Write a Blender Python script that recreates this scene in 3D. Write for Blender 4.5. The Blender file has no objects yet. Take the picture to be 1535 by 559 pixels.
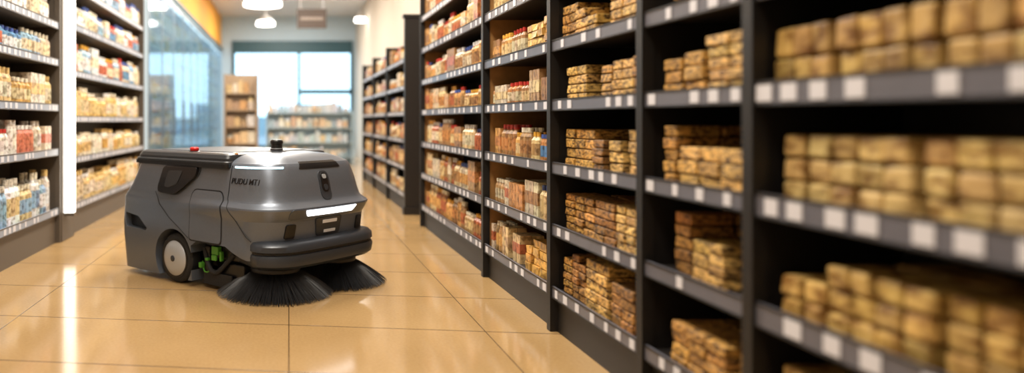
import bpy, bmesh, math, random
from mathutils import Vector, Matrix
random.seed(7)
R = random.random
def U(a,b): return a+(b-a)*R()
scene = bpy.context.scene
try:
    scene.view_settings.view_transform='Standard'
    scene.view_settings.look='None'
except Exception as e: print(e)
COL = scene.collection

# ------------------------------------------------------------ materials
def mat(name, col, rough=.5, metal=0., es=0., ecol=None, noise=0., nscale=20., bump=0., spec=None, coat=0.):
    m=bpy.data.materials.new(name); m.use_nodes=True
    nt=m.node_tree; b=nt.nodes['Principled BSDF']
    b.inputs['Base Color'].default_value=(*col,1); b.inputs['Roughness'].default_value=rough
    b.inputs['Metallic'].default_value=metal
    if coat: b.inputs['Coat Weight'].default_value=coat
    if spec is not None: b.inputs['Specular IOR Level'].default_value=spec
    if es:
        b.inputs['Emission Color'].default_value=(*(ecol or col),1); b.inputs['Emission Strength'].default_value=es
    if noise or bump:
        tc=nt.nodes.new('ShaderNodeTexCoord'); n=nt.nodes.new('ShaderNodeTexNoise')
        n.inputs['Scale'].default_value=nscale; n.inputs['Detail'].default_value=5
        nt.links.new(tc.outputs['Object'],n.inputs['Vector'])
        if noise:
            r=nt.nodes.new('ShaderNodeMixRGB'); r.blend_type='MIX'
            r.inputs[1].default_value=(*[c*(1-noise) for c in col],1); r.inputs[2].default_value=(*[min(1,c*(1+noise)) for c in col],1)
            nt.links.new(n.outputs['Fac'],r.inputs[0]); nt.links.new(r.outputs[0],b.inputs['Base Color'])
        if bump:
            bp=nt.nodes.new('ShaderNodeBump'); bp.inputs['Strength'].default_value=bump; bp.inputs['Distance'].default_value=.01
            nt.links.new(n.outputs['Fac'],bp.inputs['Height']); nt.links.new(bp.outputs[0],b.inputs['Normal'])
    return m

def mat_attr(name, rough=.5, kraft=0):
    m=bpy.data.materials.new(name); m.use_nodes=True
    nt=m.node_tree; b=nt.nodes['Principled BSDF']; b.inputs['Roughness'].default_value=rough
    a=nt.nodes.new('ShaderNodeAttribute'); a.attribute_name='Col'
    tc=nt.nodes.new('ShaderNodeTexCoord'); mp=nt.nodes.new('ShaderNodeMapping')
    n=nt.nodes.new('ShaderNodeTexNoise'); n.inputs['Detail'].default_value=6
    nt.links.new(tc.outputs['Object'],mp.inputs[0]); nt.links.new(mp.outputs[0],n.inputs['Vector'])
    cr=nt.nodes.new('ShaderNodeValToRGB'); mx=nt.nodes.new('ShaderNodeMixRGB'); mx.blend_type='MULTIPLY'; mx.inputs[0].default_value=1
    E=cr.color_ramp.elements
    if kraft==1:
        mp.inputs['Scale'].default_value=(14,14,30); n.inputs['Scale'].default_value=2.4; n.inputs['Roughness'].default_value=.75
        E[0].position=.42; E[0].color=(.06,.03,.015,1)
        E[1].position=.55; E[1].color=(1,1,1,1)
    elif kraft==2:
        mp.inputs['Scale'].default_value=(10,10,18); n.inputs['Scale'].default_value=1.6
        E[0].position=.38; E[0].color=(.38,.28,.17,1)
        E[1].position=.56; E[1].color=(1,1,1,1)
    else:
        n.inputs['Scale'].default_value=28
        E[0].position=.38; E[0].color=(.45,.4,.36,1)
        E[1].position=.52; E[1].color=(1,1,1,1)
    nt.links.new(n.outputs['Fac'],cr.inputs[0]); nt.links.new(cr.outputs[0],mx.inputs[2])
    nt.links.new(a.outputs['Color'],mx.inputs[1]); nt.links.new(mx.outputs[0],b.inputs['Base Color'])
    if kraft:
        bp=nt.nodes.new('ShaderNodeBump'); bp.inputs['Strength'].default_value=.6; bp.inputs['Distance'].default_value=.006
        nt.links.new(n.outputs['Fac'],bp.inputs['Height']); nt.links.new(bp.outputs[0],b.inputs['Normal'])
    return m

M_dark=mat('shelf_dark_metal',(.007,.0055,.005),.5,noise=.3)
M_strip=mat('price_rail_grey',(.12,.12,.145),.35,noise=.2,nscale=8)
M_label=mat('price_label_paper',(.64,.64,.69),.5)
M_wood=mat('shelf_wood',(.40,.20,.065),.5,noise=.4,nscale=14)
M_board=mat('shelf_board',(.028,.024,.022),.5)
M_lstrip=mat('price_rail_light',(.28,.32,.40),.35,noise=.15,nscale=8)
M_lframe=mat('shelf_taupe_metal',(.10,.08,.062),.45)
M_lboard=mat('shelf_board_light',(.20,.19,.18),.5)
M_goods=mat_attr('goods_packaging',.4)
M_kraft=mat_attr('kraft_wrapping',.6,1)
M_kraft2=mat_attr('waxed_wrapping',.5,2)

# ------------------------------------------------------------ mesh builder
class MB:
    def __init__(s): s.v=[];s.f=[];s.c=[];s.m=[]
    def hexa(s,pts,col=(1,1,1),mi=0):
        b=len(s.v); s.v+=pts
        for q in ((0,3,2,1),(4,5,6,7),(0,1,5,4),(1,2,6,5),(2,3,7,6),(3,0,4,7)):
            s.f.append(tuple(b+i for i in q)); s.c.append(col); s.m.append(mi)
    def box(s,x0,x1,y0,y1,z0,z1,col=(1,1,1),mi=0,jit=0.,yaw=0.):
        if x0>x1:x0,x1=x1,x0
        if y0>y1:y0,y1=y1,y0
        p=[(x0,y0,z0),(x1,y0,z0),(x1,y1,z0),(x0,y1,z0),(x0,y0,z1),(x1,y0,z1),(x1,y1,z1),(x0,y1,z1)]
        if yaw:
            cx,cy=(x0+x1)/2,(y0+y1)/2;c,sn=math.cos(yaw),math.sin(yaw)
            p=[(cx+(a-cx)*c-(b-cy)*sn,cy+(a-cx)*sn+(b-cy)*c,z) for a,b,z in p]
        if jit: p=[(a+U(-jit,jit),b+U(-jit,jit),z+(U(-jit,0) if i>3 else 0)) for i,(a,b,z) in enumerate(p)]
        s.hexa(p,col,mi)
    def lathe(s,cx,cy,z0,prof,cols,seg=12,mi=0):
        b=len(s.v)
        for r,z in prof:
            for i in range(seg):
                a=2*math.pi*i/seg; s.v.append((cx+r*math.cos(a),cy+r*math.sin(a),z0+z))
        for k in range(len(prof)-1):
            for i in range(seg):
                j=(i+1)%seg
                s.f.append((b+k*seg+i,b+k*seg+j,b+(k+1)*seg+j,b+(k+1)*seg+i)); s.c.append(cols[min(k,len(cols)-1)]); s.m.append(mi)
        s.f.append(tuple(b+i for i in reversed(range(seg)))); s.c.append(cols[0]); s.m.append(mi)
        t=b+(len(prof)-1)*seg
        s.f.append(tuple(t+i for i in range(seg))); s.c.append(cols[-1]); s.m.append(mi)
    def finish(s,name,mats,parent=None,smooth=False,bevel=0):
        me=bpy.data.meshes.new(name); me.from_pydata(s.v,[],s.f)
        for m in mats: me.materials.append(m)
        me.polygons.foreach_set('material_index',s.m)
        ca=me.color_attributes.new('Col','FLOAT_COLOR','CORNER')
        arr=[]
        for f,c in zip(s.f,s.c):
            for _ in f: arr+= [c[0],c[1],c[2],1]
        ca.data.foreach_set('color',arr)
        if smooth:
            me.polygons.foreach_set('use_smooth',[True]*len(s.f)); me.update()
            me.set_sharp_from_angle(angle=math.radians(40))
        me.update()
        o=bpy.data.objects.new(name,me); COL.objects.link(o)
        if parent: o.parent=parent
        if bevel:
            md=o.modifiers.new('bevel','BEVEL'); md.width=bevel; md.segments=2; md.limit_method='ANGLE'
        return o

def jc(c,a=.15):
    k=1+U(-a,a); return tuple(max(0,min(1,x*k*(1+U(-.05,.05)))) for x in c)

# ------------------------------------------------------------ room
YB,YF=-3.0,24.0; XL,XR=-2.95,2.2; ZC=4.6
def room_box(name,x0,x1,y0,y1,z0,z1,m,bevel=0):
    b=MB(); b.box(x0,x1,y0,y1,z0,z1); return b.finish(name,[m],bevel=bevel)

def floor_mat():
    m=bpy.data.materials.new('floor_tiles'); m.use_nodes=True
    nt=m.node_tree; N=nt.nodes; Lk=nt.links; b=N['Principled BSDF']
    tc=N.new('ShaderNodeTexCoord'); sp=N.new('ShaderNodeSeparateXYZ'); Lk.new(tc.outputs['Object'],sp.inputs[0])
    def mth(op,a,bv=None):
        n=N.new('ShaderNodeMath'); n.operation=op
        for i,q in enumerate((a,bv)):
            if q is None: continue
            if isinstance(q,(int,float)): n.inputs[i].default_value=q
            else: Lk.new(q,n.inputs[i])
        return n.outputs[0]
    X,Y=sp.outputs[0],sp.outputs[1]
    ys=mth('ADD',Y,mth('MULTIPLY',X,.12))
    ym=mth('ABSOLUTE',mth('SUBTRACT',mth('FRACT',mth('DIVIDE',mth('ADD',ys,-4.3+.4+8),.8)),.5))
    d=mth('MULTIPLY',ym,.8)
    for xl in (-2.77,-1.656,0.0,1.116):
        d=mth('MINIMUM',d,mth('MULTIPLY',mth('ABSOLUTE',mth('SUBTRACT',X,xl)),1.6))
    cr=N.new('ShaderNodeValToRGB'); Lk.new(mth('MULTIPLY',d,100),cr.inputs[0])
    cr.color_ramp.elements[0].position=.30; cr.color_ramp.elements[0].color=(0,0,0,1)
    cr.color_ramp.elements[1].position=.65; cr.color_ramp.elements[1].color=(1,1,1,1)
    n1=N.new('ShaderNodeTexNoise'); n1.inputs['Scale'].default_value=1.3; n1.inputs['Detail'].default_value=8; Lk.new(tc.outputs['Object'],n1.inputs['Vector'])
    n2=N.new('ShaderNodeTexNoise'); n2.inputs['Scale'].default_value=60; n2.inputs['Detail'].default_value=5; Lk.new(tc.outputs['Object'],n2.inputs['Vector'])
    c1=N.new('ShaderNodeMixRGB'); c1.inputs[1].default_value=(.28,.16,.06,1); c1.inputs[2].default_value=(.62,.41,.19,1)
    f=mth('ADD',mth('MULTIPLY',n1.outputs['Fac'],.5),mth('MULTIPLY',n2.outputs['Fac'],.5)); Lk.new(f,c1.inputs[0])
    c2=N.new('ShaderNodeMixRGB'); c2.inputs[1].default_value=(.11,.06,.025,1); Lk.new(cr.outputs[0],c2.inputs[0]); Lk.new(c1.outputs[0],c2.inputs[2])
    Lk.new(c2.outputs[0],b.inputs['Base Color'])
    Lk.new(mth('ADD',mth('MULTIPLY',n1.outputs['Fac'],.10),.08),b.inputs['Roughness'])
    b.inputs['Specular IOR Level'].default_value=.9
    bp=N.new('ShaderNodeBump'); bp.inputs['Strength'].default_value=.3; bp.inputs['Distance'].default_value=.003
    Lk.new(cr.outputs[0],bp.inputs['Height']); Lk.new(bp.outputs[0],b.inputs['Normal'])
    return m
room_box('floor',XL-.1,XR+.1,YB-.1,YF+.1,-.1,0,floor_mat())
M_ceil=mat('ceiling_paint',(.68,.67,.66),.8,noise=.05,nscale=3)
M_wall=mat('wall_paint',(.60,.54,.46),.8,noise=.06,nscale=3)
M_orange=mat('orange_paint',(.80,.36,.04),.7,noise=.08,nscale=3)
M_teal=mat('teal_frame',(.02,.075,.10),.5)
room_box('ceiling',XL-.1,XR+.1,YB-.1,YF+.1,ZC,ZC+.1,M_ceil)
room_box('wall_left',XL-.1,XL,YB,YF,0,ZC,M_wall)
room_box('wall_right',XR,XR+.1,YB,YF,0,ZC,M_wall)
room_box('wall_rear',XL,XR,YB-.1,YB,0,ZC,M_wall)
WX0,WX1,WZ0,WZ1=-1.85,2.08,.3,3.4
b=MB()
b.box(XL,WX0,YF,YF+.1,0,ZC); b.box(WX1,XR,YF,YF+.1,0,ZC); b.box(WX0,WX1,YF,YF+.1,0,WZ0); b.box(WX0,WX1,YF,YF+.1,WZ1,ZC)
b.finish('wall_far',[mat('wall_far_paint',(.46,.58,.68),.8,noise=.05,nscale=3)])
b=MB()
b.box(WX0,WX1,YF-.08,YF-.01,WZ1-.02,3.78)
for x in (WX0,.28,WX1-.08): b.box(x,x+.10,YF-.06,YF-.01,WZ0,WZ1)
b.box(WX0,WX1,YF-.06,YF-.01,WZ0,WZ0+.08); b.box(.38,WX1,YF-.06,YF-.01,2.05,2.2)
b.finish('window_1',[M_teal])
room_box('parking_ground',-40,40,YF+.2,YF+80,-.2,-.1,mat('asphalt',(.25,.27,.3),.9,noise=.2))
b=MB()
for i in range(9):
    x=-14+i*3.6; b.box(x,x+3.2,YF+38,YF+44,-.1,U(1.2,2.6),jc((.30,.40,.46)))
b.finish('distant_buildings',[M_goods])

w=bpy.data.worlds.new('World'); scene.world=w; w.use_nodes=True
bg=w.node_tree.nodes['Background']; bg.inputs[0].default_value=(.52,.80,1,1); bg.inputs[1].default_value=3.0

# ------------------------------------------------------------ shelf bays
def shelf_bay(name,side,xf,y0,y1,levels,top,depth,mats,strip_h=.06,lab=.15,post=.025,base=.16,lw=(.035,.06)):
    fr,st,lb,bd,dv=mats
    b=MB(); xb=xf+side*depth
    b.box(xb-side*.02,xb,y0,y1,0,top,mi=0)
    b.box(xf+side*.004,xb-side*.02,y0,y0+post*.7,0,top,mi=0)
    b.box(xf+side*.004,xb-side*.02,y1-post*.7,y1,0,top,mi=4)
    for ya,yb in ((y0,y0+post),(y1-post,y1)):
        b.box(xf-side*.012,xf+side*.04,ya,yb,0,top,mi=0)
    b.box(xf+side*.03,xf+side*.06,y0+post,y1-post,0,levels[0]-.03,mi=0)
    for z in levels:
        b.box(xf+side*.01,xb-side*.02,y0+post*.7,y1-post*.7,z-.01,z+.012,mi=3)
        b.box(xf,xf+side*.012,y0+post,y1-post,z-strip_h/2,z+strip_h/2,mi=1)
        b.box(xf-side*.004,xf,y0+post,y1-post,z-strip_h/2,z-strip_h/2+.006,mi=0)
        b.box(xf-side*.004,xf,y0+post,y1-post,z+strip_h/2-.006,z+strip_h/2,mi=0)
        y=y0+post+U(.02,.08)
        while y<y1-post-.07:
            wd=U(*lw)
            if R()<.85: b.box(xf-side*.003,xf,y,y+wd,z-strip_h*.33,z+strip_h*.33,mi=2)
            y+=lab*U(.7,1.25)
    return b.finish(name,[fr,st,lb,bd,dv])

def g_kraft(b,side,xf,y0,y1,z,hm,pal,wr=(.10,.16),lh=(.045,.06),fill=.62,gap=.12,even=False):
    y=y0+U(.01,.05); hh=U(*lh); ww=U(*wr); ll=max(2,round(hm*fill/hh)); c1=random.choice(pal)
    if even: hh=hm*fill/ll*U(.95,1.05)
    while y<y1-.1:
        if R()<gap: y+=U(.08,.2); continue
        n=random.choice((1,1,2,2,3)); wd=U(*wr); h=U(*lh)
        layers=max(2,int(hm*fill*U(.75,1.12)/h)); x0=xf+side*U(.025,.07)
        c0=random.choice(pal)
        if even: n=4; wd,h,x0,c0=ww,hh,xf+side*U(.04,.06),c1; layers=ll-(1 if R()<.12 else 0)
        for i in range(n):
            if y+wd>y1-.01: break
            for d in range(2):
                for k in range(layers if (R()<.8 or even) else layers-1):
                    zz=z+k*h; xa=x0+side*(d*.19+U(-.006,.006))
                    b.box(xa,xa+side*.175,y+.003,y+wd-.004,zz+.001,zz+h-.003,jc(c0,.22 if even else .25),0,.005 if even else .004,U(-.05,.05))
            y+=wd
        y+=U(.005,.03)
def g_mixed(b,side,xf,y0,y1,z,hm,pal,gap=.05,hr=(.45,.72),rr=(.028,.045),rows=2,boxp=.3,caps=None):
    y=y0+.02
    caps=caps or ((.8,.75,.6),(.5,.03,.02),(.7,.7,.7),(.75,.4,.05),(.05,.1,.35))
    while y<y1-.09:
        if R()<gap: y+=.06; continue
        c=random.choice(pal); c2=random.choice(pal); cap=random.choice(caps)
        h=hm*U(*hr); n=random.choice((2,3,4)); r=U(*rr); bx=R()<boxp; x0=xf+side*U(.03,.05)
        lidr=U(.5,.95)
        for i in range(n):
            if y+2*r>y1-.03: break
            for d in range(rows):
                xc=x0+side*(r+d*2.1*r)
                if bx: b.box(xc-r,xc+r,y+.002,y+2*r-.002,z,z+h,jc(c),0); b.box(xc-r-.002,xc+r+.002,y+.001,y+2*r-.001,z+h*.35,z+h*.7,jc(c2),0)
                else:
                    p=[(r*.92,0),(r,.01),(r,h*.2),(r,h*.6),(r*.95,h*.72),(r*lidr*.8,h*.82),(r*lidr*.8,h*.85),(r*lidr*.85,h*.86),(r*lidr*.85,h)]
                    cc=jc(c); b.lathe(xc,y+r,z,p,[cc,cc,jc(c2),cc,cc,cc,cap,cap],10)
            y+=2*r+.004
        y+=U(0,.015)

RM=(M_dark,M_strip,M_label,M_board,M_dark)
RMW=(M_dark,M_strip,M_label,M_board,M_wood)
XFR=1.494
lv=[.226,.58,.93,1.285,1.62,1.975,2.33]
KP=[(.72,.40,.09),(.60,.31,.07),(.78,.49,.15),(.44,.21,.05),(.74,.45,.12)]
NP=[(.60,.39,.12),(.52,.33,.10),(.64,.45,.17)]
MIXR=[(.60,.32,.10),(.50,.22,.07),(.66,.48,.24),(.42,.12,.05),(.62,.52,.36),(.35,.18,.07),(.40,.24,.10)]
bays=[(.35,1.35,'n'),(1.35,2.375,'n'),(2.375,3.107,'k'),(3.107,4.19,'k'),(4.19,5.63,'m'),(5.63,8.3,'f')]
for y0,y1,t in bays:
    nn=t=='n'
    shelf_bay('grocery_shelf',1,XFR,y0+.001,y1-.001,lv,2.75,.50,RMW if t in 'mf' else RM, post=.025,strip_h=.078 if nn else .066,lw=(.055,.075) if nn else (.035,.06))
    b=MB()
    for i,z in enumerate(lv):
        hm=(lv[i+1]-z-.04) if i+1<len(lv) else .34
        zz=z+.0125
        if t=='n': g_kraft(b,1,XFR,y0+.03,y1-.03,zz,hm,NP,(.078,.095),(.075,.085),U(.58,.70),.0,True)
        elif t=='k': g_kraft(b,1,XFR,y0+.03,y1-.03,zz,hm,KP,(.09,.14),(.040,.055),.78,.05)
        elif t=='m':
            ym=y0+.03+(y1-y0)*U(.3,.5)
            if i in (0,4,5,6):
                g_kraft(b,1,XFR,y0+.03,ym,zz,hm,KP,(.09,.13),(.045,.055),.7,.1); g_mixed(b,1,XFR,ym,y1-.03,zz,hm,MIXR)
            else: g_mixed(b,1,XFR,y0+.03,y1-.03,zz,hm,MIXR+([(.10,.22,.42)] if i==2 else []),hr=(.5,.75))
        else: g_mixed(b,1,XFR,y0+.03,y1-.03,zz,hm,MIXR,hr=(.5,.85),rows=1)
    b.finish('food_packages' if t in 'nk' else 'food_jars',[M_kraft2 if nn else (M_kraft if t=='k' else M_goods)],bevel=.010 if nn else (.005 if t=='k' else 0))
b=MB(); b.box(1.47,2.0,9.3,9.38,0,2.5); b.box(1.45,2.02,9.28,9.40,2.5,2.54); b.box(1.45,2.02,9.28,9.4,0,.1)
b.finish('shelf_end_panel',[M_dark])
for y0,y1 in ((9.4,11.2),(11.2,13.0),(13.0,14.8)):
    shelf_bay('grocery_shelf',1,XFR,y0+.001,y1-.001,lv[:6],2.3,.50,RM)
    b=MB()
    for i,z in enumerate(lv[:6]): g_mixed(b,1,XFR,y0+.03,y1-.03,z+.0125,.30,MIXR,hr=(.5,.85),rows=1)
    b.finish('food_jars',[M_goods])

# left shelves
LM=(M_lframe,M_lstrip,M_label,M_lboard,M_lframe)
XFL=-2.25
la=[.31,.89,1.32,1.76,2.12,2.5]; lb2=[.29,.78,1.21,1.69,2.18,2.6]
ML1=[(.72,.62,.46),(.68,.50,.24),(.76,.70,.60),(.72,.58,.32),(.62,.38,.13)]
ML2=[(.70,.48,.17),(.60,.36,.11),(.74,.62,.38),(.76,.70,.58),(.68,.50,.22)]
MLt=[(.14,.30,.50),(.78,.78,.78),(.50,.14,.08),(.75,.62,.42),(.30,.46,.60),(.70,.60,.42)]
REDC=((.5,.04,.03),(.55,.05,.03),(.8,.78,.75)); CRM=((.8,.75,.6),(.75,.7,.6),(.7,.5,.2),(.8,.8,.8))
for (y0,y1,levels) in ((3.2,7.2,la),(7.62,11.35,lb2)):
    shelf_bay('grocery_shelf',-1,XFL,y0+.001,y1-.001,levels,3.1,.5,LM,strip_h=.07,lab=.12)
    b=MB()
    for i,z in enumerate(levels):
        hm=(levels[i+1]-z-.05) if i+1<len(levels) else .4
        pal=MLt if i>=3 else ML2+ML1[:2]; caps=CRM; bp_=.08
        if levels is la:
            if i==0: pal=[(.8,.8,.8),(.28,.43,.60),(.75,.70,.62),(.72,.55,.3)]
            if i==1: pal=[(.8,.74,.66),(.72,.62,.46),(.6,.2,.12)]; caps=REDC
        if i>=3: bp_=.15; caps=None
        g_mixed(b,-1,XFL,y0+.03,y1-.03,z+.0125,hm,pal,gap=.03,hr=(.58,.80),rr=(.038,.055),boxp=bp_,caps=caps)
    b.finish('food_bottles',[M_goods])
b=MB(); b.box(-2.75,-2.23,7.22,7.60,0,3.3); b.finish('shelf_divider_column',[M_lframe],bevel=.01)
b=MB(); b.box(-2.23,-2.14,7.28,7.36,.28,3.1,mi=0); b.box(-2.23,-2.13,7.27,7.37,.25,.28,mi=1); b.box(-2.23,-2.13,7.27,7.37,3.1,3.13,mi=1)
b.finish('light_column',[mat('led_diffuser',(1,.95,.85),.4,es=3.6,ecol=(1,.95,.85)),M_lframe])

# ------------------------------------------------------------ glass cooler
def glass():
    m=bpy.data.materials.new('cooler_glass'); m.use_nodes=True; nt=m.node_tree; nt.nodes.clear()
    o=nt.nodes.new('ShaderNodeOutputMaterial'); mx=nt.nodes.new('ShaderNodeMixShader'); mx2=nt.nodes.new('ShaderNodeMixShader')
    t=nt.nodes.new('ShaderNodeBsdfTransparent'); g=nt.nodes.new('ShaderNodeBsdfGlossy'); d=nt.nodes.new('ShaderNodeBsdfDiffuse')
    tr=nt.nodes.new('ShaderNodeBsdfTranslucent'); mx3=nt.nodes.new('ShaderNodeMixShader')
    t.inputs[0].default_value=(.84,.95,1,1); g.inputs['Roughness'].default_value=.06; d.inputs[0].default_value=(.55,.75,.88,1); tr.inputs[0].default_value=(.6,.8,.9,1)
    nt.links.new(d.outputs[0],mx3.inputs[1]); nt.links.new(tr.outputs[0],mx3.inputs[2]); mx3.inputs[0].default_value=.5
    nt.links.new(t.outputs[0],mx.inputs[1]); nt.links.new(mx3.outputs[0],mx.inputs[2]); mx.inputs[0].default_value=.12  # pale blue diffuse share imitates bright reflections in the glass
    nt.links.new(mx.outputs[0],mx2.inputs[1]); nt.links.new(g.outputs[0],mx2.inputs[2]); mx2.inputs[0].default_value=.35
    nt.links.new(mx2.outputs[0],o.inputs[0])
    return m
M_glass=glass()
M_white=mat('cooler_white_glow',(.56,.70,.80),.4,es=.16,ecol=(.62,.82,1))  # faint blue glow put into the whole carcass colour to brighten it
M_alu=mat('aluminium',(.14,.20,.27),.4,.4)
M_cool=mat('cooler_added_glow',(.8,.93,1),.4,es=6)  # glow for the strip added inside the cooler top
cool=bpy.data.objects.new('glass_door_cooler',None); COL.objects.link(cool)
C0,C1,CX,CT=11.45,23.9,-2.2,3.45
b=MB(); b.box(-2.9,-2.86,C0,C1,0,CT); b.box(-2.86,CX,C0,C0+.04,0,CT); b.box(-2.86,CX,C1-.04,C1,0,CT); b.box(-2.86,CX,C0,C1,0,.2); b.box(-2.86,CX,C0,C1,CT-.05,CT)
for z in (.65,1.1,1.55,2.0,2.45,2.9): b.box(-2.86,-2.28,C0+.04,C1-.04,z-.015,z+.012)
b.finish('carcass',[M_white],cool)
b=MB(); y=C0
while y<C1-.2:
    b.box(CX,CX+.010,y,y+.09,.2,CT-.05); b.box(CX+.010,CX+.03,y+.11,y+.14,.9,1.6); y+=1.24
b.box(CX,CX+.01,C0,C1,.2,.28); b.box(CX,CX+.01,C0,C1,CT-.12,CT-.05)
b.finish('door_frames',[M_alu],cool)
b=MB(); b.box(CX+.001,CX+.006,C0+.05,C1-.05,.28,CT-.12); b.finish('glass_doors',[M_glass],cool)
b=MB(); b.box(CX-.045,CX-.02,C0+.06,C1-.06,CT-.10,CT-.055)
b.finish('added_glow_strip',[M_cool],cool)  # glowing strip added under the cooler top to brighten the interior
b=MB()
for z in (.2,.65,1.1,1.55,2.0,2.45,2.9): g_mixed(b,-1,-2.27,C0+.06,C1-.06,z+.013,.40,[(.75,.82,.88),(.30,.50,.70),(.82,.78,.62),(.55,.68,.78),(.74,.6,.34),(.8,.84,.86)],hr=(.6,.9),rr=(.05,.08),rows=1)
b.finish('chilled_products',[M_goods],cool)
room_box('wall_bulkhead',XL+.001,CX-.01,C0,YF-.001,CT+.09,ZC-.001,M_orange)
room_box('trim_1',XL+.001,CX+.04,C0,YF-.001,CT+.005,CT+.088,M_teal)

# ------------------------------------------------------------ far displays
def display(name,x0,x1,y0,y1,levels,top,pal,fm):
    e=bpy.data.objects.new(name,None); COL.objects.link(e)
    b=MB()
    b.box(x0,x1,(y0+y1)/2-.02,(y0+y1)/2+.02,0,top)
    for x in (x0,x1-.04): b.box(x,x+.04,y0,y1,0,top)
    for z in levels: b.box(x0+.04,x1-.04,y0,y1,z-.03,z)
    b.finish('frame',[fm],e)
    g=MB()
    for z in levels:
        x=x0+.06
        while x<x1-.2:
            r=U(.05,.09); h=U(.16,.30); c=jc(random.choice(pal)); 
            if R()<.5: g.box(x,x+2*r,y0+.03,y0+.2,z,z+h,c)
            else: g.lathe(x+r,y0+.03+r,z,[(r*.9,0),(r,.02),(r,h*.7),(r*.6,h*.85),(r*.6,h)],[c,c,jc(random.choice(pal))],10)
            x+=2*r+.01
    g.finish('goods',[M_goods],e)
FP=[(.75,.55,.30),(.70,.62,.5),(.6,.35,.15),(.75,.72,.68),(.45,.3,.18)]
display('wood_display_rack',-1.55,-.75,17.5,18.1,[.25,.65,1.05,1.45,1.85],2.30,FP,mat('display_wood',(.34,.25,.17),.5,noise=.3,nscale=10))
display('display_shelf',-.62,1.75,20.0,20.6,[.2,.6,1.0,1.4],1.45,[(.78,.70,.56),(.6,.68,.76),(.8,.76,.72),(.70,.55,.38),(.45,.6,.7)],mat('display_frame',(.34,.46,.54),.5))
b=MB(); b.box(.18,.82,15.98,16.02,3.2,3.62,mi=0); b.box(.24,.26,15.99,16.01,3.62,ZC-.002,mi=1); b.box(.74,.76,15.99,16.01,3.62,ZC-.002,mi=1)
b.box(.25,.75,15.975,15.98,3.38,3.44,mi=2)
b.finish('hanging_sign',[mat('sign_brown',(.10,.075,.065),.6),M_label,mat('sign_text',(.35,.30,.27),.6)])

# ------------------------------------------------------------ lamps
M_lamp=mat('lamp_diffuser',(1,.95,.85),.4,es=9,ecol=(1,.95,.86))
M_lampb=mat('lamp_body',(.6,.6,.6),.4)
def pendant(x,y,z,r):
    b=MB(); b.lathe(x,y,z,[(r,0),(r,.06),(r*.9,.1)],[(1,1,1)],24,0)
    b.lathe(x,y,z+.1,[(r*.92,0),(r*.5,.1),(.03,.16),(.012,.2),(.012,ZC-z-.102)],[(1,1,1)],16,1)
    b.finish('pendant_lamp',[M_lamp,M_lampb],smooth=True)
pendant(-.50,14.0,3.38,.36); pendant(-.62,19.5,3.72,.24); pendant(2.0,20.5,3.95,.16)
def ceiling_light(x,y,energy,sx=.9,sy=1.6,col=(1,.92,.80)):
    b=MB(); b.box(x-sx/2-.05,x+sx/2+.05,y-sy/2-.05,y+sy/2+.05,ZC-.08,ZC-.002,mi=0)
    o=b.finish('ceiling_light',[M_lampb])
    L=bpy.data.lights.new('lamp','AREA'); L.shape='RECTANGLE'; L.size=sx; L.size_y=sy; L.energy=energy; L.color=col
    lo=bpy.data.objects.new('lamp',L); COL.objects.link(lo); lo.location=(x,y,ZC-.10); lo.parent=o
for y,e in ((-.5,50),(2.0,95),(4.6,160),(7.2,190),(10.2,195),(13.5,200),(17,210),(21,230)):
    ceiling_light(-.25,y,e)

# ------------------------------------------------------------ robot
TH=math.radians(43.5)
bot=bpy.data.objects.new('floor_sweeping_robot',None); COL.objects.link(bot)
W=1.20
bot.location=(-.07-.688*.02,4.684-.725*.02,0); bot.rotation_euler=(0,0,-TH)
def interp(x,xs,ys):
    if x<=xs[0]: return ys[0]
    for i in range(len(xs)-1):
        if x<=xs[i+1]:
            t=(x-xs[i])/(xs[i+1]-xs[i]); return ys[i]+(ys[i+1]-ys[i])*t
    return ys[-1]
ZK=[.045,.30,.40,.52,.565,.597,.608,.640,.655,.70,.78,.865,.885,.900,.930,.950,.963]
FK=[.11,.09,.085,.070,.045,.028,.030,.070,.080,.095,.115,.145,.155,.165,.225,.29,.40]
RK=[1.73,1.755,1.76,1.76,1.76,1.76,1.755,1.73,1.715,1.68,1.635,1.60,1.595,1.59,1.56,1.50,1.42]
IF=[.02,.01,.02,.02,.006,.000,.002,.035,.042,.052,.065,.083,.090,.100,.155,.21,.30]
IR=[.01,.0,.0,.01,.012,.015,.018,.02,.022,.03,.04,.05,.055,.065,.10,.16,.25]
def sm(t): t=max(0,min(1,t)); return t*t*(3-2*t)
RFC=.25
def outline(F,Rr,inf,inr,rf,rr,e=0.,crown=.045,nf=20,ns=28):
    xf,xr=-F+e,-Rr-e; pts=[]
    def arc(cx,cy,r,a0,a1,n=14):
        return [(cx+r*math.cos(a0+(a1-a0)*i/n),cy+r*math.sin(a0+(a1-a0)*i/n)) for i in range(n+1)]
    P=math.pi
    for i in range(1,ns): pts.append((xr+rr+(xf-rf-xr-rr)*i/ns,0))
    pts+=arc(xf-rf,rf,rf,-P/2,0)
    for i in range(1,nf): pts.append((xf,rf+(W-2*rf)*i/nf))
    pts+=arc(xf-rf,W-rf,rf,0,P/2)
    for i in range(1,ns): pts.append((xf-rf-(xf-rf-xr-rr)*i/ns,W))
    pts+=arc(xr+rr,W-rr,rr,P/2,P)
    for i in range(1,8): pts.append((xr,W-rr-(W-2*rr)*i/8))
    pts+=arc(xr+rr,rr,rr,P,1.5*P)
    out=[]
    for x,y in pts:
        t=(x-xr)/(xf-xr); ins=inr+(inf-inr)*sm(t*1.5-.4)-e
        u=(y-W/2)/(W/2)
        out.append((x-crown*u*u*sm(t*2-1), W/2+(y-W/2)*(1-2*ins/W)))
    return out
def body_slice(z,e=0.):
    return outline(interp(z,ZK,FK),interp(z,ZK,RK),interp(z,ZK,IF),interp(z,ZK,IR),RFC,.10,e)
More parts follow.
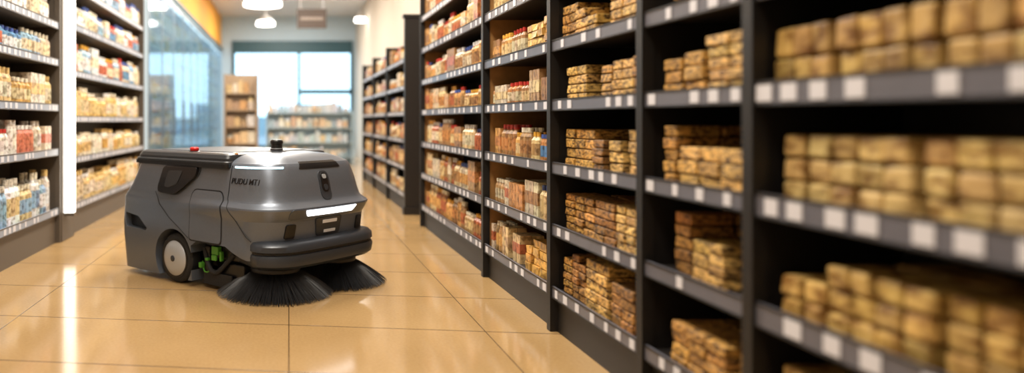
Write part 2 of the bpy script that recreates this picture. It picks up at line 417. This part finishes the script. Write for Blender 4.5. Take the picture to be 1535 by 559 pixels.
def loft(name,slices,mats,link=True):
    me=bpy.data.meshes.new(name); v=[];f=[]
    n=len(slices[0][1])
    for z,pts in slices: v+=[(x,y,z) for x,y in pts]
    for k in range(len(slices)-1):
        for i in range(n):
            j=(i+1)%n; f.append((k*n+i,k*n+j,(k+1)*n+j,(k+1)*n+i))
    f.append(tuple(reversed(range(n)))); f.append(tuple((len(slices)-1)*n+i for i in range(n)))
    me.from_pydata(v,[],f); 
    for m in mats: me.materials.append(m)
    o=bpy.data.objects.new(name,me); COL.objects.link(o); return o
def smooth_z(ks,n=4):
    out=[]
    for i in range(len(ks)-1):
        for k in range(n): out.append(ks[i]+(ks[i+1]-ks[i])*k/n)
    out.append(ks[-1]); return out
def prism(poly,axis,a0,a1):
    me=bpy.data.meshes.new('cut'); n=len(poly); v=[]
    for a in (a0,a1):
        for p,q in poly:
            v.append((-p,a,q) if axis=='y' else ((a,p,q) if axis=='x' else (-p,q,a)))
    f=[tuple(range(n)),tuple(reversed(range(n,2*n)))]
    for i in range(n): f.append((i,n+i,n+(i+1)%n,(i+1)%n))
    me.from_pydata(v,[],f); bm=bmesh.new(); bm.from_mesh(me); bmesh.ops.recalc_face_normals(bm,faces=bm.faces); bm.to_mesh(me); bm.free()
    o=bpy.data.objects.new('cut',me); COL.objects.link(o); return o
def boolean(o,cut,op='DIFFERENCE',keep=False):
    md=o.modifiers.new('b','BOOLEAN'); md.operation=op; md.object=cut; md.solver='EXACT'
    dg=bpy.context.evaluated_depsgraph_get(); dg.update()
    me=bpy.data.meshes.new_from_object(o.evaluated_get(dg)); o.modifiers.clear(); old=o.data
    o.data=me; bpy.data.meshes.remove(old)
    if not keep: bpy.data.objects.remove(cut)
def shade(o,ang=35,parent=True,bevel=0):
    me=o.data; me.polygons.foreach_set('use_smooth',[True]*len(me.polygons)); me.update(); me.set_sharp_from_angle(angle=math.radians(ang))
    if parent: o.parent=bot
    if bevel:
        md=o.modifiers.new('bevel','BEVEL'); md.width=bevel; md.segments=3; md.limit_method='ANGLE'; md.angle_limit=math.radians(50)
def rnd(poly,r,n=5):
    out=[]; N=len(poly)
    for i in range(N):
        p=Vector(poly[i]);a=Vector(poly[i-1]);c=Vector(poly[(i+1)%N])
        d1=(a-p);d2=(c-p);rr=min(r,d1.length*.45,d2.length*.45)
        q0=p+d1.normalized()*rr;q1=p+d2.normalized()*rr
        for k in range(n+1):
            t=k/n; q=(1-t)**2*q0+2*t*(1-t)*p+t*t*q1; out.append((q.x,q.y))
    return out

M_body=mat('robot_grey_shell',(.150,.170,.206),.32,.40,noise=.05,nscale=60)
M_body2=mat('robot_grey_panel',(.090,.106,.134),.36,.40,noise=.05,nscale=60)
M_bump=mat('robot_bumper',(.040,.046,.057),.36,.2)
M_blk=mat('robot_black',(.008,.008,.009),.3)
M_rub=mat('robot_rubber',(.014,.014,.015),.7,bump=.3,nscale=60)
M_lid=mat('robot_lid',(.030,.033,.038),.38,.1)
M_seam=mat('robot_seam',(.010,.010,.012),.6)
M_gloss=mat('robot_gloss_black',(.005,.005,.006),.28)
M_led=mat('robot_headlight',(.95,.97,1),.3,es=3.0,ecol=(1,1,1))
M_led2=mat('robot_status_light',(.5,.85,1),.3,es=2.2,ecol=(.6,.9,1))
M_sil=mat('wheel_silver',(.50,.53,.57),.38,.4)
M_red=mat('button_red',(.75,.02,.015),.35)
M_org=mat('button_orange',(.9,.3,.05),.35)
M_green=mat('latch_green',(.08,.30,.03),.4)
M_wht=mat('label_white',(.75,.76,.78),.4)
M_hub=mat('brush_hub',(.02,.02,.022),.45)
M_br=mat('brush_bristles',(.022,.022,.024),.35)

zs=smooth_z(ZK,2)
body=loft('body_shell',[(z,body_slice(z)) for z in zs],[M_body])
def cyl_y(s,z,r,y0,y1,n=48):
    return prism([(s+r*math.cos(2*math.pi*i/n),z+r*math.sin(2*math.pi*i/n)) for i in range(n)],'y',y0,y1)
boolean(body,prism([(-.3,-.1),(.86,-.1),(.86,.30),(.80,.335),(.50,.335),(.42,.30),(.30,.26),(-.3,.26)],'y',-.2,W+.2))
boolean(body,cyl_y(1.065,.185,.215,-.1,.30)); boolean(body,cyl_y(1.065,.185,.215,W-.30,W+.1))
slot=rnd([(1.675,.475),(1.50,.455),(1.385,.375),(1.40,.355),(1.66,.365)],.02)
boolean(body,prism(slot,'y',-.1,.07))
shade(body,20)
def patch(name,poly,axis,a0,a1,e,m,bev=0,sub=None):
    zr=[p[1] for p in poly]; z0,z1=min(zr)-.03,max(zr)+.03
    zz=[z for z in zs if z0<z<z1]; zz=[z0]+zz+[z1]
    zz=[max(.0,z) for z in zz]
    o=loft(name,[(z,body_slice(z,e)) for z in zz],[m])
    boolean(o,prism(poly,axis,a0,a1),'INTERSECT')
    if sub: boolean(o,sub)
    shade(o,25,bevel=bev); return o
arch=[(1.065+.225*math.cos(a),.185+.225*math.sin(a)) for a in [math.radians(x) for x in range(-38,100,10)]]
fend=[(1.9,.06),(1.9,.68),(1.70,.64),(1.55,.60),(1.42,.55),(1.28,.47),(1.16,.425),(1.07,.412)]+[p for p in reversed(arch)]+[(1.24,.06)]
fend_cut=prism(slot,'y',-.1,.09)
patch('rear_fender',fend,'y',-.3,.16,.014,M_body2,0,fend_cut)
patch('rear_fender_far',fend,'y',W-.16,W+.3,.014,M_body2)
o=prism([(1.69,.34),(1.69,.50),(1.36,.50),(1.36,.34)],'y',.055,.10); o.name='slot_shade_panel'; o.data.materials.append(M_blk); o.parent=bot  # black panel stands in for the shade inside the slot
door=rnd([(.875,.345),(.875,.66),(.845,.70),(.575,.70),(.545,.66),(.545,.345)],.03)
patch('side_door_gap',rnd([(.884,.335),(.884,.665),(.85,.709),(.57,.709),(.536,.665),(.536,.335)],.03),'y',-.2,.15,.0015,M_seam)
patch('side_door',door,'y',-.2,.15,.005,M_body,.002)
def side_y(s,z,e=0):
    F,Rr=interp(z,ZK,FK),interp(z,ZK,RK); t=(Rr-s)/(Rr-F); inr,inf=interp(z,ZK,IR),interp(z,ZK,IF)
    y=inr+(inf-inr)*sm(t*1.5-.4); d=F+RFC-s
    if d>0: y+=RFC-math.sqrt(max(0,RFC**2-d*d))
    return y
def seam(pts,r=.0032):
    cu=bpy.data.curves.new('seam','CURVE'); cu.dimensions='3D'; cu.bevel_depth=r; cu.materials.append(M_seam)
    sp=cu.splines.new('POLY'); P=[]
    for i in range(len(pts)-1):
        for k in range(8):
            t=k/8; P.append((pts[i][0]+(pts[i+1][0]-pts[i][0])*t,pts[i][1]+(pts[i+1][1]-pts[i][1])*t))
    P.append(pts[-1]); sp.points.add(len(P)-1)
    for i,(s,z) in enumerate(P): sp.points[i].co=(-s,side_y(s,z)-.0005,z,1)
    o=bpy.data.objects.new('seam',cu); COL.objects.link(o); o.parent=bot
seam([(.50,.885),(.50,.66),(.46,.58),(.38,.50),(.30,.42),(.26,.39)])
seam([(1.30,.66),(1.24,.57),(1.12,.48),(.99,.41),(.89,.35)])
tab=rnd([(1.20,.855),(.82,.862),(.83,.80),(.97,.70),(1.05,.655),(1.24,.665),(1.25,.70)],.03)
patch('side_camera_bezel',[(1.05+(s-1.05)*1.07,.765+(z-.765)*1.09) for s,z in tab],'y',-.2,.2,.006,M_bump,.002)
patch('side_camera_housing',tab,'y',-.2,.2,.03,M_gloss,.006)
patch('side_camera_recess',rnd([(1.13,.825),(.97,.83),(1.02,.735),(1.12,.70),(1.17,.71)],.02),'y',-.2,.2,.034,M_lid,.003)
def oslice(s0,s1,ins,rf=.05,rr=.10):
    pts=[];P=math.pi
    for cx,cy,r,a in ((-s0-rf,ins+rf,rf,-P/2),(-s0-rf,W-ins-rf,rf,0),(-s1+rr,W-ins-rr,rr,P/2),(-s1+rr,ins+rr,rr,P)):
        for i in range(9): pts.append((cx+r*math.cos(a+P/2*i/8),cy+r*math.sin(a+P/2*i/8)))
    return pts
o=loft('top_lid',[(.862,oslice(.52,1.625,.045)),(.905,oslice(.52,1.64,.040)),(.912,oslice(.525,1.635,.046)),(.914,oslice(.53,1.63,.06)),(.930,oslice(.53,1.63,.06)),(.955,oslice(.54,1.62,.075)),(.966,oslice(.56,1.60,.10))],[M_lid]); shade(o,30)
o=loft('lid_band',[(.868,oslice(.515,1.645,.036)),(.893,oslice(.515,1.645,.036))],[M_blk]); shade(o,30)
o=loft('lid_plate',[(.966,oslice(.62,1.54,.20)),(.971,oslice(.625,1.535,.205))],[M_bump]); shade(o,30)
C=W/2
patch('lidar_slot',rnd([(C-.22,.862),(C+.22,.862),(C+.19,.912),(C-.19,.912)],.012),'x',-.6,.2,.004,M_gloss,.002)
patch('camera_pill',rnd([(C-.055,.645),(C-.055,.845),(C+.055,.845),(C+.055,.645)],.05,8),'x',-.6,.2,.006,M_bump,.003)
patch('camera_pill_glass',rnd([(C-.035,.70),(C-.035,.83),(C+.035,.83),(C+.035,.70)],.035,8),'x',-.6,.2,.010,M_gloss,.002)
patch('camera_lens_upper',rnd([(C-.02,.79),(C-.02,.82),(C+.02,.82),(C+.02,.79)],.018,8),'x',-.6,.2,.013,M_sil)
patch('camera_lens_lower',rnd([(C-.02,.71),(C-.02,.75),(C+.02,.75),(C+.02,.71)],.018,8),'x',-.6,.2,.013,M_bump)
patch('light_bar_housing',rnd([(C-.40,.53),(C-.40,.605),(C+.40,.605),(C+.40,.53)],.035),'x',-.6,.2,.005,M_body2,.003)
patch('headlight',rnd([(C-.24,.548),(C-.27,.592),(C+.27,.592),(C+.24,.548)],.012),'x',-.6,.2,.011,M_led,.002)
patch('front_plate',rnd([(C-.12,.40),(C-.14,.525),(C+.14,.525),(C+.12,.40)],.02),'x',-.6,.2,.010,M_lid,.004)
patch('front_mark_1',[(C-.07,.485),(C-.07,.508),(C+.08,.508),(C+.08,.485)],'x',-.6,.2,.014,M_wht)
patch('front_mark_2',[(C-.05,.418),(C-.05,.438),(C+.07,.438),(C+.07,.418)],'x',-.6,.2,.014,M_wht)
for a in (C-.41,C+.32):
    patch('sonar_sensor',rnd([(a,.405),(a+.01,.50),(a+.09,.50),(a+.08,.405)],.015),'x',-.6,.2,.008,M_gloss,.003)
BZ=[.205,.215,.235,.285,.305,.312,.320,.33,.365,.385,.395]
BF=[.05,.020,-.002,-.008,-.002,.014,.014,-.006,-.004,.012,.05]
o=loft('front_bumper',[(z,outline(f,.75,-.006+f,.11+f,.25,.06,0,.045)) for z,f in zip(BZ,BF)],[M_bump]); shade(o,40)
o=loft('bumper_strip',[(z,outline(.008,.74,.0,.117,.25,.06,0,.045)) for z in (.309,.323)],[M_seam]); shade(o,40)
zl=.876; ol=[p for p in body_slice(zl,.002)]
sel=[p for p in ol if p[1]<.26 and p[0]>-.47]
cu=bpy.data.curves.new('status_light','CURVE'); cu.dimensions='3D'; cu.bevel_depth=.007; cu.materials.append(M_led2)
sp=cu.splines.new('POLY'); sp.points.add(len(sel)-1)
for i,p in enumerate(sel): sp.points[i].co=(p[0],p[1],zl,1)
o=bpy.data.objects.new('status_light',cu); COL.objects.link(o); o.parent=bot
def lathe(name,s,y,z,prof,m,seg=32):
    b=MB(); b.lathe(-s,y,z,prof,[(1,1,1)],seg); o=b.finish(name,[m],bot,smooth=True); return o
lathe('emergency_button_base',1.02,.17,.955,[(.045,0),(.045,.012),(.035,.016)],M_blk)
lathe('emergency_button',1.02,.17,.97,[(.03,0),(.034,.006),(.034,.02),(.026,.028)],M_red)
lathe('small_button',.56,.17,.955,[(.015,0),(.015,.012)],M_org)
lathe('lidar_base',.58,C,.955,[(.085,0),(.08,.012),(.06,.02)],M_lid)
lathe('lidar_dome',.58,C,.97,[(.048,0),(.048,.016),(.043,.020),(.043,.052),(.049,.055),(.049,.074),(.038,.084)],M_blk)
lathe('lidar_ring',.58,C,.984,[(.0505,0),(.0505,.006)],M_sil)
fc=bpy.data.curves.new('side_lettering','FONT'); fc.body='PUDU MT1'; fc.size=.056; fc.extrude=.0015; fc.materials.append(M_blk); fc.offset=.0005; fc.shear=.2
o=bpy.data.objects.new('side_lettering',fc); COL.objects.link(o); o.parent=bot; o.location=(-.485,side_y(.485,.765)-.004,.765); o.rotation_euler=(math.radians(82),0,math.radians(3))
def wheel(y0,y1,sgn):
    def ring(prof,name,m):
        me=bpy.data.meshes.new(name); v=[];f=[];n=56
        for r,y in prof:
            for i in range(n):
                a=2*math.pi*i/n; v.append((-1.065+r*math.cos(a),y,.182+r*math.sin(a)))
        for k in range(len(prof)-1):
            for i in range(n):
                j=(i+1)%n; f.append((k*n+i,k*n+j,(k+1)*n+j,(k+1)*n+i))
        f.append(tuple(range(n))); f.append(tuple((len(prof)-1)*n+i for i in range(n)))
        me.from_pydata(v,[],f); me.materials.append(m); bm=bmesh.new(); bm.from_mesh(me); bmesh.ops.recalc_face_normals(bm,faces=bm.faces); bm.to_mesh(me); bm.free()
        o=bpy.data.objects.new(name,me); COL.objects.link(o); shade(o,35)
    d=sgn
    ring([(.10,y0),(.155,y0),(.172,y0+d*.008),(.181,y0+d*.02),(.181,y1-d*.02),(.172,y1-d*.006),(.10,y1)],'tyre',M_rub)
    ring([(.02,y0-d*.024),(.085,y0-d*.022),(.118,y0-d*.013),(.130,y0-d*.003),(.133,y0+d*.008),(.10,y0+d*.02)],'hub_cap',M_sil)
    ring([(.015,y0-d*.030),(.022,y0-d*.028),(.024,y0-d*.01)],'hub_nut',M_bump)
    ring([(.138,y0-d*.004),(.143,y0-d*.004),(.143,y0+d*.01)],'tyre_ring',M_blk)
wheel(.025,.13,1); wheel(W-.025,W-.13,-1)
b=MB()
b.box(-.92,-.30,.16,W-.16,.14,.335); b.box(-1.40,-.92,.30,W-.30,.10,.30); b.box(-.55,-.12,.30,W-.30,.20,.30)
b.box(-.80,-.45,.10,.16,.22,.33); b.box(-.80,-.74,.08,.12,.10,.30); b.box(-.62,-.40,.10,.20,.10,.20)
for s,y in ((.33,.27),(.33,W-.27)): b.box(-s-.12,-s+.10,y-.06,y+.06,.20,.30)
b.box(-.86,-.80,.14,W-.14,.02,.14)
b.finish('undercarriage',[M_blk],bot,bevel=.01)
def tube(name,pts,r,m):
    cu=bpy.data.curves.new(name,'CURVE'); cu.dimensions='3D'; cu.bevel_depth=r; cu.bevel_resolution=3; cu.materials.append(m)
    sp=cu.splines.new('NURBS'); sp.points.add(len(pts)-1); sp.order_u=3; sp.use_endpoint_u=True
    for i,p in enumerate(pts): sp.points[i].co=(-p[0],p[1],p[2],1)
    o=bpy.data.objects.new(name,cu); COL.objects.link(o); o.parent=bot
tube('hose',[(.80,.09,.28),(.74,.06,.16),(.66,.07,.11),(.58,.08,.18),(.50,.10,.27)],.018,M_rub)
tube('cable',[(.84,.10,.18),(.80,.07,.12),(.75,.07,.11),(.72,.09,.14)],.006,M_green)
b=MB()
b.box(-.70,-.63,.06,.10,.25,.31); b.box(-.69,-.64,.05,.07,.21,.25); b.box(-.83,-.80,.05,.09,.14,.18); b.box(-.615,-.595,.06,.09,.21,.28); b.box(-.76,-.73,.05,.08,.20,.22)
b.finish('green_latches',[M_green],bot,bevel=.006)
lathe('caster_wheel_bracket',.72,.2,.06,[(.05,0),(.05,.08)],M_blk)
b=MB(); b.box(-.80,-.50,.075,.085,.03,.12); b.finish('rubber_skirt',[M_rub],bot)
def brush(s,y,rad,seed):
    rg=random.Random(seed)
    lathe('brush_motor',s,y,.20,[(.10,0),(.10,.04),(.07,.06)],M_hub)
    lathe('brush_disc',s,y,.155,[(.12,0),(.170,.006),(.175,.02),(.170,.034),(.12,.045),(.10,.05)],M_hub,48)
    lathe('brush_core',s,y,.03,[(.19,0),(.18,.04),(.14,.125)],M_blk,48)
    v=[];f=[]
    # tufts of bristles fanning out from the disc
    nt_=64
    for q in range(nt_*3):
        row=q//nt_; ta=2*math.pi*((q%nt_)+row*.5)/nt_; rt=.155-.018*row
        for i in range(17):
            sp_=rg.gauss(0,1); a=ta+sp_*.012; a1=ta+sp_*.055+rg.uniform(-.02,.02)
            r1=(rad-.055*row)+rg.uniform(-.030,.014)
            z0=.165; z1=.004+rg.uniform(0,.014)
            prev=None; wdt=.0020
            for k in range(5):
                t=k/4; r=rt+(r1-rt)*t; z=z0+(z1-z0)*(t**1.2); aa=a+(a1-a)*t
                w2=wdt*(1-.5*t); c,sn=math.cos(aa),math.sin(aa); px,py=-s+r*c,y+r*sn
                idx=len(v); v+= [(px-sn*w2,py+c*w2,z),(px+sn*w2,py-c*w2,z),(px+c*w2*.6,py+sn*w2*.6,z+w2*1.4)]
                if prev is not None:
                    for e in range(3):
                        e2=(e+1)%3; f.append((prev+e,prev+e2,idx+e2,idx+e))
                prev=idx
    me=bpy.data.meshes.new('bristles'); me.from_pydata(v,[],f); me.materials.append(M_br)
    o=bpy.data.objects.new('bristles',me); COL.objects.link(o); o.parent=bot
brush(.30,.30,.395,1); brush(.27,.88,.39,2)

# ------------------------------------------------------------ camera
cam=bpy.data.cameras.new('camera'); co=bpy.data.objects.new('camera',cam); COL.objects.link(co)
co.location=(0,0,1.2); co.rotation_euler=(math.radians(90),0,0)
cam.sensor_width=36; cam.sensor_fit='HORIZONTAL'; cam.lens=1100/1535*36
cam.shift_x=(767.5-433)/1535; cam.shift_y=-(279.5-180)/1535
cam.clip_start=.05; cam.clip_end=300
cam.dof.use_dof=True; cam.dof.focus_distance=4.8; cam.dof.aperture_fstop=.58
scene.camera=co
